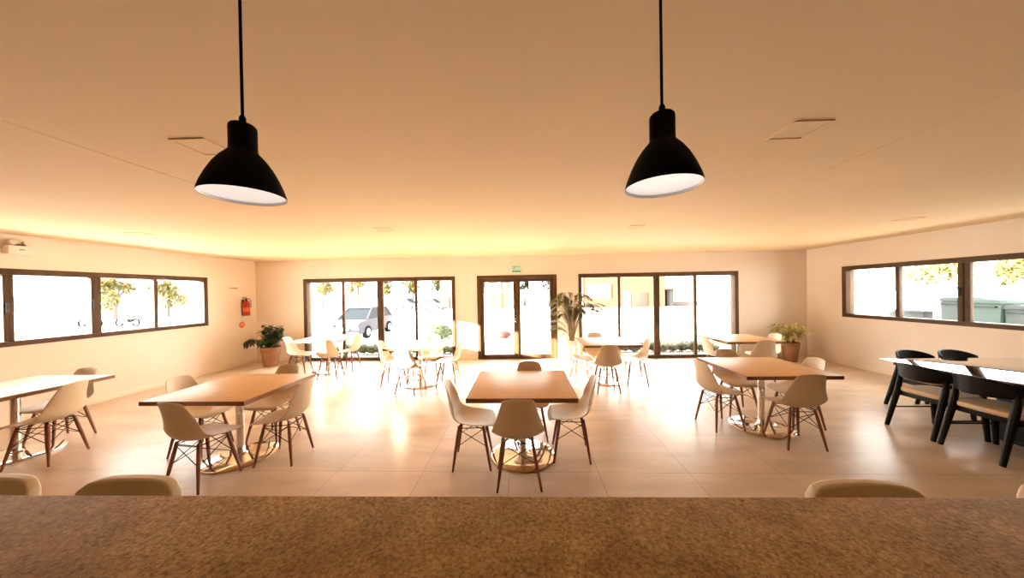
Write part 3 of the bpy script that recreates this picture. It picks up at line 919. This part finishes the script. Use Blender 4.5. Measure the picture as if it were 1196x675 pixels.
def shrub(name, label, loc, r, n, size, m, seed):
    rg = random.Random(seed)
    t = thing(name, label, 'shrub', loc)
    lf_ = MB(); leaf_blob(lf_, (0, 0, r[2]), r, n, size, rg); core(lf_, (0, 0, r[2] * 0.95), (r[0] * .85, r[1] * .85, r[2] * .85))
    lf_.build('foliage', m, t, angle=80)
    st_ = MB()
    for j in range(7):
        a = rg.uniform(0, 6.28)
        st_.tube([(0.08 * math.cos(a), 0.08 * math.sin(a), 0), (r[0] * .5 * math.cos(a), r[1] * .5 * math.sin(a), r[2])], 0.012, 5)
    st_.build('stems', M['stem'], t)
shrub('round_shrub', 'bright green rounded shrub outside, seen at the right end of the left floor-length window', (-4.0, 14.4, -0.5), (0.75, 0.5, 0.42), 500, 0.13, M['bushleaf'], 5)
shrub('low_shrub', 'small reddish shrub outside the glazed door, seen in its left leaf', (-0.98, 14.6, -0.5), (0.45, 0.3, 0.22), 160, 0.12, M['redpanel'], 6)

def tree(label, loc, h, cr, ncl, size, m, seed, nleaf=130):
    rg = random.Random(seed)
    t = thing('leafy_tree', label, 'tree', loc)
    tr = MB()
    base = h * 0.42
    tr.tube([(0, 0, 0), (0.05, 0.02, base * 0.5), (0, 0, base)], [0.2, 0.15, 0.12], 9)
    lf_ = MB()
    for k in range(ncl):
        a = rg.uniform(0, 6.28); rr = cr * math.sqrt(rg.uniform(0.02, 1)) * 0.8
        c = Vector((rr * math.cos(a), rr * math.sin(a), rg.uniform(base * 0.95, h - cr * 0.2)))
        tr.tube([(0, 0, base * 0.95), c * 0.5 + Vector((0, 0, base * 0.5)), c], [0.08, 0.05, 0.02], 6)
        s = cr * rg.uniform(0.3, 0.5)
        leaf_blob(lf_, c, (s, s, s * 0.75), nleaf, size, rg)
    tr.build('trunk', M['bark'], t); lf_.build('crown', m, t, angle=80)
    return t
tl = ['leafy tree outside the left floor-length window, leftmost of the row', 'leafy tree outside the left floor-length window, second of the row from the left', 'leafy tree outside the left floor-length window, middle of the row',
      'leafy tree outside the left floor-length window, fourth of the row from the left', 'leafy tree outside the left floor-length window, right end of the row']
for i, (x, y) in enumerate([(-30.5, 46), (-25.5, 47), (-21.5, 46), (-17.0, 47), (-14.4, 52.0)]):
    tree(tl[i], (x, y, -0.5), 7.0 + 0.5 * (i % 2), 1.75, 11, 0.5, M['leaf'], 20 + i)
tree('dark leafy tree seen through the right leaf of the glazed door', (3.7, 44, -0.5), 7.5, 2.1, 16, 0.45, M['leafdark'], 31)
tree('dark slim tree beside the white pillar seen through the glazed door', (0.2, 49, -0.5), 7.0, 0.9, 8, 0.4, M['leafdark'], 32)
tree('tree at the left of the yellow house seen through the glazed door', (-6.6, 45, -0.5), 6.5, 0.9, 9, 0.45, M['leaf'], 33)
tree('leafy tree seen through the right floor-length window beyond the orange house', (22.5, 52, -0.5), 8.0, 2.2, 9, 0.5, M['leaf'], 34)
tree('leafy tree outside the left wall window, left of its middle', (-48, 16.0, -0.5), 4.3, 1.5, 9, 0.45, M['leaf'], 35)
tree('leafy tree outside the left wall window, seen in its second pane from the right', (-43, 31.0, -0.5), 4.3, 1.6, 9, 0.45, M['leaf'], 36)
tree('leafy tree outside the left wall window, seen in its rightmost pane', (-42, 35.0, -0.5), 4.3, 1.8, 9, 0.45, M['leaf'], 37)
tree('leafy tree outside the right wall window, above the pale bins', (34, 21.5, -0.5), 5.6, 2.0, 9, 0.45, M['leaf'], 38)
tree('leafy tree outside the right wall window, seen in its middle pane', (34, 27.0, -0.5), 6.2, 2.0, 9, 0.45, M['leaf'], 39)

# ------------------------------------------------------------------ outside: buildings
ob = thing('orange_house', 'orange rendered house seen through the right floor-length window', 'building', (12.6, 40, -0.5))
MB().box(-5.6, 5.3, 0, 8, 0, 5.2).build('house_wall', M['orange'], ob, smooth=False)
MB().prism([(-6.0, 5.2), (5.7, 5.2), (-0.15, 7.4)], -0.4, 8.4, 'y').build('roof', M['roof'], ob, smooth=False)
w = MB().box(-4.3, -1.5, -0.10, 0.0, 1.25, 3.0).build('window_surround', M['extwhite'], ob, smooth=False)
MB().box(-4.05, -2.95, -0.14, -0.10, 1.5, 2.8).build('dark_pane', M['pane'], w, smooth=False)
MB().box(-2.75, -1.75, -0.14, -0.10, 1.5, 2.8).build('dark_pane', M['pane'], w, smooth=False)
MB().box(-5.4, -5.0, -0.08, 0, 0, 5.2).build('white_pilaster', M['extwhite'], ob, smooth=False)
d = MB().box(0.2, 0.95, -0.06, 0.0, 0.1, 2.06).build('white_door', M['extwhite'], ob, smooth=False)
MB().box(0.38, 0.75, -0.08, -0.06, 1.2, 1.8).build('door_light', M['pane'], d, smooth=False)
MB().box(1.45, 3.1, -0.07, 0.0, 0.15, 1.85, 0.02).build('red_panel', M['redpanel'], ob)

yb = thing('yellow_house', 'yellow rendered house seen through the left leaf of the glazed door', 'building', (-3.2, 42, -0.5))
MB().box(-1.5, 1.3, 0, 6, 0, 5).build('house_wall', M['yellow'], yb, smooth=False)
MB().prism([(-1.9, 5), (1.7, 5), (-0.1, 6.3)], -0.4, 6.4, 'y').build('roof', M['roof'], yb, smooth=False)
MB().box(-0.15, 0.12, -0.12, 0, 0, 5).build('white_pilaster', M['extwhite'], yb, smooth=False)
MB().box(0.14, 1.3, -0.10, 0, 2.2, 2.45).build('white_ledge', M['extwhite'], yb, smooth=False)
MB().box(0.35, 1.1, -0.05, 0, 2.7, 3.9).build('window_pane', M['pane'], yb, smooth=False)

sb = thing('salmon_house', 'narrow salmon house corner at the right end of the left floor-length window', 'building', (-11.0, 44, -0.5))
MB().box(-0.9, 1.4, 0, 5, 0, 5).build('house_wall', M['salmon'], sb, smooth=False)
MB().prism([(-1.2, 5), (1.7, 5), (0.25, 6)], -0.3, 5.3, 'y').build('roof', M['roof'], sb, smooth=False)
MB().box(-0.4, 0.4, -0.05, 0, 0, 1.6).build('door_panel', M['redpanel'], sb, smooth=False)

wp = thing('white_gateway', 'white gateway with two pillars seen through the right leaf of the glazed door', 'gateway', (1.4, 41, -0.5))
MB().box(-0.6, -0.3, -0.15, 0.15, 0, 4.6, 0.02).build('pillar', M['extwhite'], wp)
MB().box(0.1, 0.4, -0.15, 0.15, 0, 4.6, 0.02).build('pillar', M['extwhite'], wp)
MB().box(-0.3, 0.1, -0.1, 0.1, 4.3, 4.6, 0.02).build('lintel', M['extwhite'], wp)

bw = thing('boundary_wall', 'low pinkish wall at the road beyond the right floor-length window', 'wall', (23, 41, -0.5))
MB().box(-4.2, 5, -0.12, 0.12, 0, 0.6).build('wall_body', M['pinkwall'], bw, smooth=False)
MB().box(-4.25, 5.05, -0.16, 0.16, 0.6, 0.68).build('coping', M['extwhite'], bw, smooth=False)
dk = thing('porch_post', 'dark brown doorway box beside the orange house', 'doorway', (18.7, 40.2, -0.5))
MB().box(-0.42, 0.42, 0, 0.8, 0, 2.2).build('door_panel', M['dkbrown'], dk, smooth=False)
MB().box(-0.7, 1.9, -0.6, 0.9, 2.2, 2.4).build('canopy', M['orange'], dk, smooth=False)

wh = thing('white_shed', 'white shed with a teal door seen in the first pane of the right wall window', 'building', (17.2, 15.2, -0.5))
MB().box(-0.6, 2.5, -1.7, 1.4, 0, 2.0).build('shed_wall', M['extwhite'], wh, smooth=False)
MB().box(-0.85, 2.8, -2.0, 1.7, 2.0, 2.12).build('flat_roof', M['bingrey'], wh, smooth=False)
MB().box(-0.64, -0.6, 0.35, 0.95, 0.05, 1.8).build('teal_door', M['teal'], wh, smooth=False)
lw = thing('low_grey_wall', 'low grey wall outside the middle of the right wall window', 'wall', (12.4, 10.45, -0.08))
MB().box(-0.15, 0.15, -0.45, 0.45, 0, 0.92, 0.01).build('wall_body', M['greywall'], lw)
MB().box(-0.19, 0.19, -0.49, 0.49, 0.92, 0.98, 0.008).build('coping', M['bingrey'], lw)

hl = MB()
prev = None
pv = []
for k in range(41):
    t_ = k / 40
    y = -10 + 110 * t_
    z = 6.5 + 2.0 * math.sin(t_ * 9) + 1.3 * math.sin(t_ * 23 + 1)
    pv.append((y, z))
rows = []
for (y, z) in pv:
    rows.append([hl.bm.verts.new(p) for p in ((-150, y, -0.5), (-135, y, -0.5 + z * 0.55), (-128, y, z), (-110, y, z * 0.3), (-98, y, -0.5))])
for a, b in zip(rows, rows[1:]):
    for i in range(4):
        hl.bm.faces.new((a[i], b[i], b[i + 1], a[i + 1]))
hl.bm.normal_update()
struct(hl.build('hills', M['hill'], angle=80), 'hazy bluish ridge far beyond the left wall window', 'hill')

# ------------------------------------------------------------------ outside: vehicles
def car(label, loc, rz, paint):
    t = thing('parked_car', label, 'car', loc, rz)
    body = [(-1.9, 0.30), (-1.95, 0.55), (-1.92, 0.85), (-1.25, 0.93), (1.75, 0.97), (1.88, 0.80), (1.9, 0.45), (1.86, 0.28)]
    MB().prism(body, -0.83, 0.83, 'x', 0.05).build('car_body', paint, t)
    b = bmesh.new()
    lo = [(-1.15, 0.93), (1.72, 0.96)]; hi = [(-0.35, 1.48), (1.35, 1.46)]
    m = MB()
    v8 = [m.bm.verts.new(p) for p in ((-0.78, lo[0][0], lo[0][1]), (0.78, lo[0][0], lo[0][1]), (0.78, lo[1][0], lo[1][1]), (-0.78, lo[1][0], lo[1][1]),
                                      (-0.62, hi[0][0], hi[0][1]), (0.62, hi[0][0], hi[0][1]), (0.62, hi[1][0], hi[1][1]), (-0.62, hi[1][0], hi[1][1]))]
    for f_ in ((0, 1, 5, 4), (1, 2, 6, 5), (2, 3, 7, 6), (3, 0, 4, 7)):
        m.bm.faces.new([v8[i] for i in f_])
    m.build('glasshouse', M['carglass'], t, smooth=False)
    r_ = MB().prism([(-0.42, 1.47), (-0.3, 1.53), (1.25, 1.52), (1.42, 1.45)], -0.64, 0.64, 'x', 0.02)
    for sx in (-1, 1):
        r_.tube([(sx * 0.78, -1.15, 0.93), (sx * 0.62, -0.35, 1.48)], 0.035, 6).tube([(sx * 0.79, 0.3, 0.95), (sx * 0.63, 0.35, 1.48)], 0.03, 6).tube([(sx * 0.78, 1.72, 0.96), (sx * 0.62, 1.35, 1.47)], 0.05, 6)
    r_.build('roof', paint, t)
    for sx in (-1, 1):
        for yy in (-1.2, 1.25):
            wl = MB().lathe([(0.19, -0.09), (0.31, -0.09), (0.32, -0.07), (0.32, 0.07), (0.31, 0.09), (0.19, 0.09)], 24, (0, 0, 0), Matrix.Translation((sx * 0.78, yy, 0.32)) @ Matrix.Rotation(PI / 2, 4, 'Y')).build('wheel', M['tyre'], t)
            MB().lathe([(0.18, -0.095), (0.19, 0.0), (0.18, 0.095)], 20, (0, 0, 0), Matrix.Translation((sx * 0.78, yy, 0.32)) @ Matrix.Rotation(PI / 2, 4, 'Y')).build('hubcap', M['rim'], wl)
    for sx in (-1, 1):
        MB().box(sx * 0.62 - 0.13, sx * 0.62 + 0.13, -1.985, -1.93, 0.62, 0.78, 0.01).build('headlight', M['lens'], t)
        MB().box(sx * 0.66 - 0.10, sx * 0.66 + 0.10, 1.86, 1.92, 0.66, 0.86, 0.01).build('tail_light', M['taillight'], t)
    MB().box(-0.26, 0.26, -1.985, -1.945, 0.46, 0.58, 0.005).build('number_plate', M['labelwhite'], t)
    MB().box(-0.80, 0.80, -1.97, -1.88, 0.24, 0.40, 0.02).build('bumper', M['darkplastic'], t)
    return t
car('silver-blue car parked outside the left floor-length window', (-8.68, 16.5, -0.5), 0, M['carpaint'])
car('small pale car far off behind the silver-blue car, near the salmon house', (-12.2, 40.5, -0.5), R(80), M['carwhite'])
car('small dark car far off, left of the pale one', (-16.6, 43.5, -0.5), R(75), M['cardark'])

def motorcycle(label, loc, rz):
    t = thing('parked_motorcycle', label, 'motorcycle', loc, rz)
    for yy in (-0.68, 0.68):
        w_ = MB()
        ring = [(0, yy + 0.28 * math.cos(a), 0.32 + 0.28 * math.sin(a)) for a in [2 * PI * k / 24 for k in range(25)]]
        w_.tube(ring, 0.062, 8, caps=False)
        wo = w_.build('wheel', M['tyre'], t)
        sp = MB().tube([(-0.06, yy, 0.32), (0.06, yy, 0.32)], 0.05, 10)
        for k in range(6):
            a = PI * k / 6
            sp.tube([(0, yy - 0.26 * math.cos(a), 0.32 - 0.26 * math.sin(a)), (0, yy + 0.26 * math.cos(a), 0.32 + 0.26 * math.sin(a))], 0.008, 5)
        sp.build('spokes', M['rim'], wo)
    MB().tube([(0, -0.68, 0.32), (0, -0.45, 0.95), (0, -0.40, 1.05)], 0.035, 8).build('fork', M['rim'], t)
    MB().tube([(-0.34, -0.30, 1.06), (-0.15, -0.42, 1.05), (0.15, -0.42, 1.05), (0.34, -0.30, 1.06)], 0.018, 8).build('handlebar', M['blackmetal'], t)
    MB().box(-0.17, 0.17, -0.28, 0.22, 0.28, 0.62, 0.05).build('engine', M['blackmetal'], t)
    MB().prism([(-0.38, 0.72), (-0.30, 0.95), (0.05, 0.92), (0.12, 0.74)], -0.14, 0.14, 'x', 0.04).build('fuel_tank', M['redpanel'], t)
    MB().prism([(0.08, 0.74), (0.12, 0.82), (0.75, 0.88), (0.78, 0.80)], -0.13, 0.13, 'x', 0.03).build('saddle', M['tyre'], t)
    MB().tube([(0.14, -0.1, 0.35), (0.16, 0.3, 0.30), (0.17, 0.85, 0.38)], [0.03, 0.035, 0.05], 8).build('exhaust', M['chrome'], t)
    MB().box(-0.05, 0.05, 0.05, 0.75, 0.36, 0.42, 0.01).tube([(0, 0.1, 0.72), (0, 0.75, 0.78)], 0.03).tube([(0, 0.68, 0.32), (0, 0.5, 0.76)], 0.025).tube([(0, -0.4, 0.95), (0, -0.1, 0.5)], 0.03).build('chassis', M['blackmetal'], t)
    return t
motorcycle('motorcycle outside the left wall window, in its second pane from the right', (-30.9, 23.0, -0.5), R(-90))
motorcycle('motorcycle outside the left wall window, wheel seen in the wider pane', (-33.7, 22.8, -0.5), R(-90))

# waste bins outside the right window
def bin_(label, loc, w, d, h, m):
    t = thing('waste_bin', label, 'bin', loc, 0)
    b = MB(); 
    b.prism([(-w / 2 + 0.04, 0.12), (w / 2 - 0.04, 0.12), (w / 2, h - 0.12), (-w / 2, h - 0.12)], -d / 2, d / 2, 'x', 0.015)
    b.build('bin_body', m, t)
    MB().prism([(-w / 2 - 0.02, h - 0.118), (w / 2 + 0.02, h - 0.118), (w / 2 - 0.03, h - 0.02), (0, h), (-w / 2 + 0.03, h - 0.02)], -d / 2 - 0.03, d / 2 + 0.03, 'x', 0.012).build('lid', m, t)
    MB().tube([(-d / 2 - 0.06, -w / 2 + 0.06, h - 0.2), (-d / 2 - 0.06, w / 2 - 0.06, h - 0.2)], 0.015, 8).box(-d / 2 - 0.06, -d / 2, -w / 2 + 0.06, -w / 2 + 0.09, h - 0.22, h - 0.18).box(-d / 2 - 0.06, -d / 2, w / 2 - 0.09, w / 2 - 0.06, h - 0.22, h - 0.18).build('handle_bar', M['blackmetal'], t)
    for sx in (-1, 1):
        for sy in (-1, 1):
            MB().lathe([(0.07, -0.02), (0.07, 0.02)], 16, (0, 0, 0), Matrix.Translation((sx * (d / 2 - 0.12), sy * (w / 2 - 0.14), 0.07)) @ Matrix.Rotation(PI / 2, 4, 'X')).build('castor', M['tyre'], t)
    return t
bin_('grey waste bin outside the right wall window, left of its thick mullion', (12.4, 9.25, -0.08), 0.5, 0.6, 1.42, M['bingrey'])
bin_('pale teal waste bin outside the right wall window, just right of its thick mullion', (12.4, 8.62, -0.08), 0.62, 0.7, 1.38, M['binteal'])
bin_('grey-green waste bin outside the right wall window, between pale and dark green bins', (12.4, 8.08, -0.08), 0.42, 0.6, 1.25, M['bingrey'])
bin_('dark green waste bin outside the right wall window at the picture edge', (12.4, 7.48, -0.08), 0.66, 0.7, 1.36, M['bingreen'])
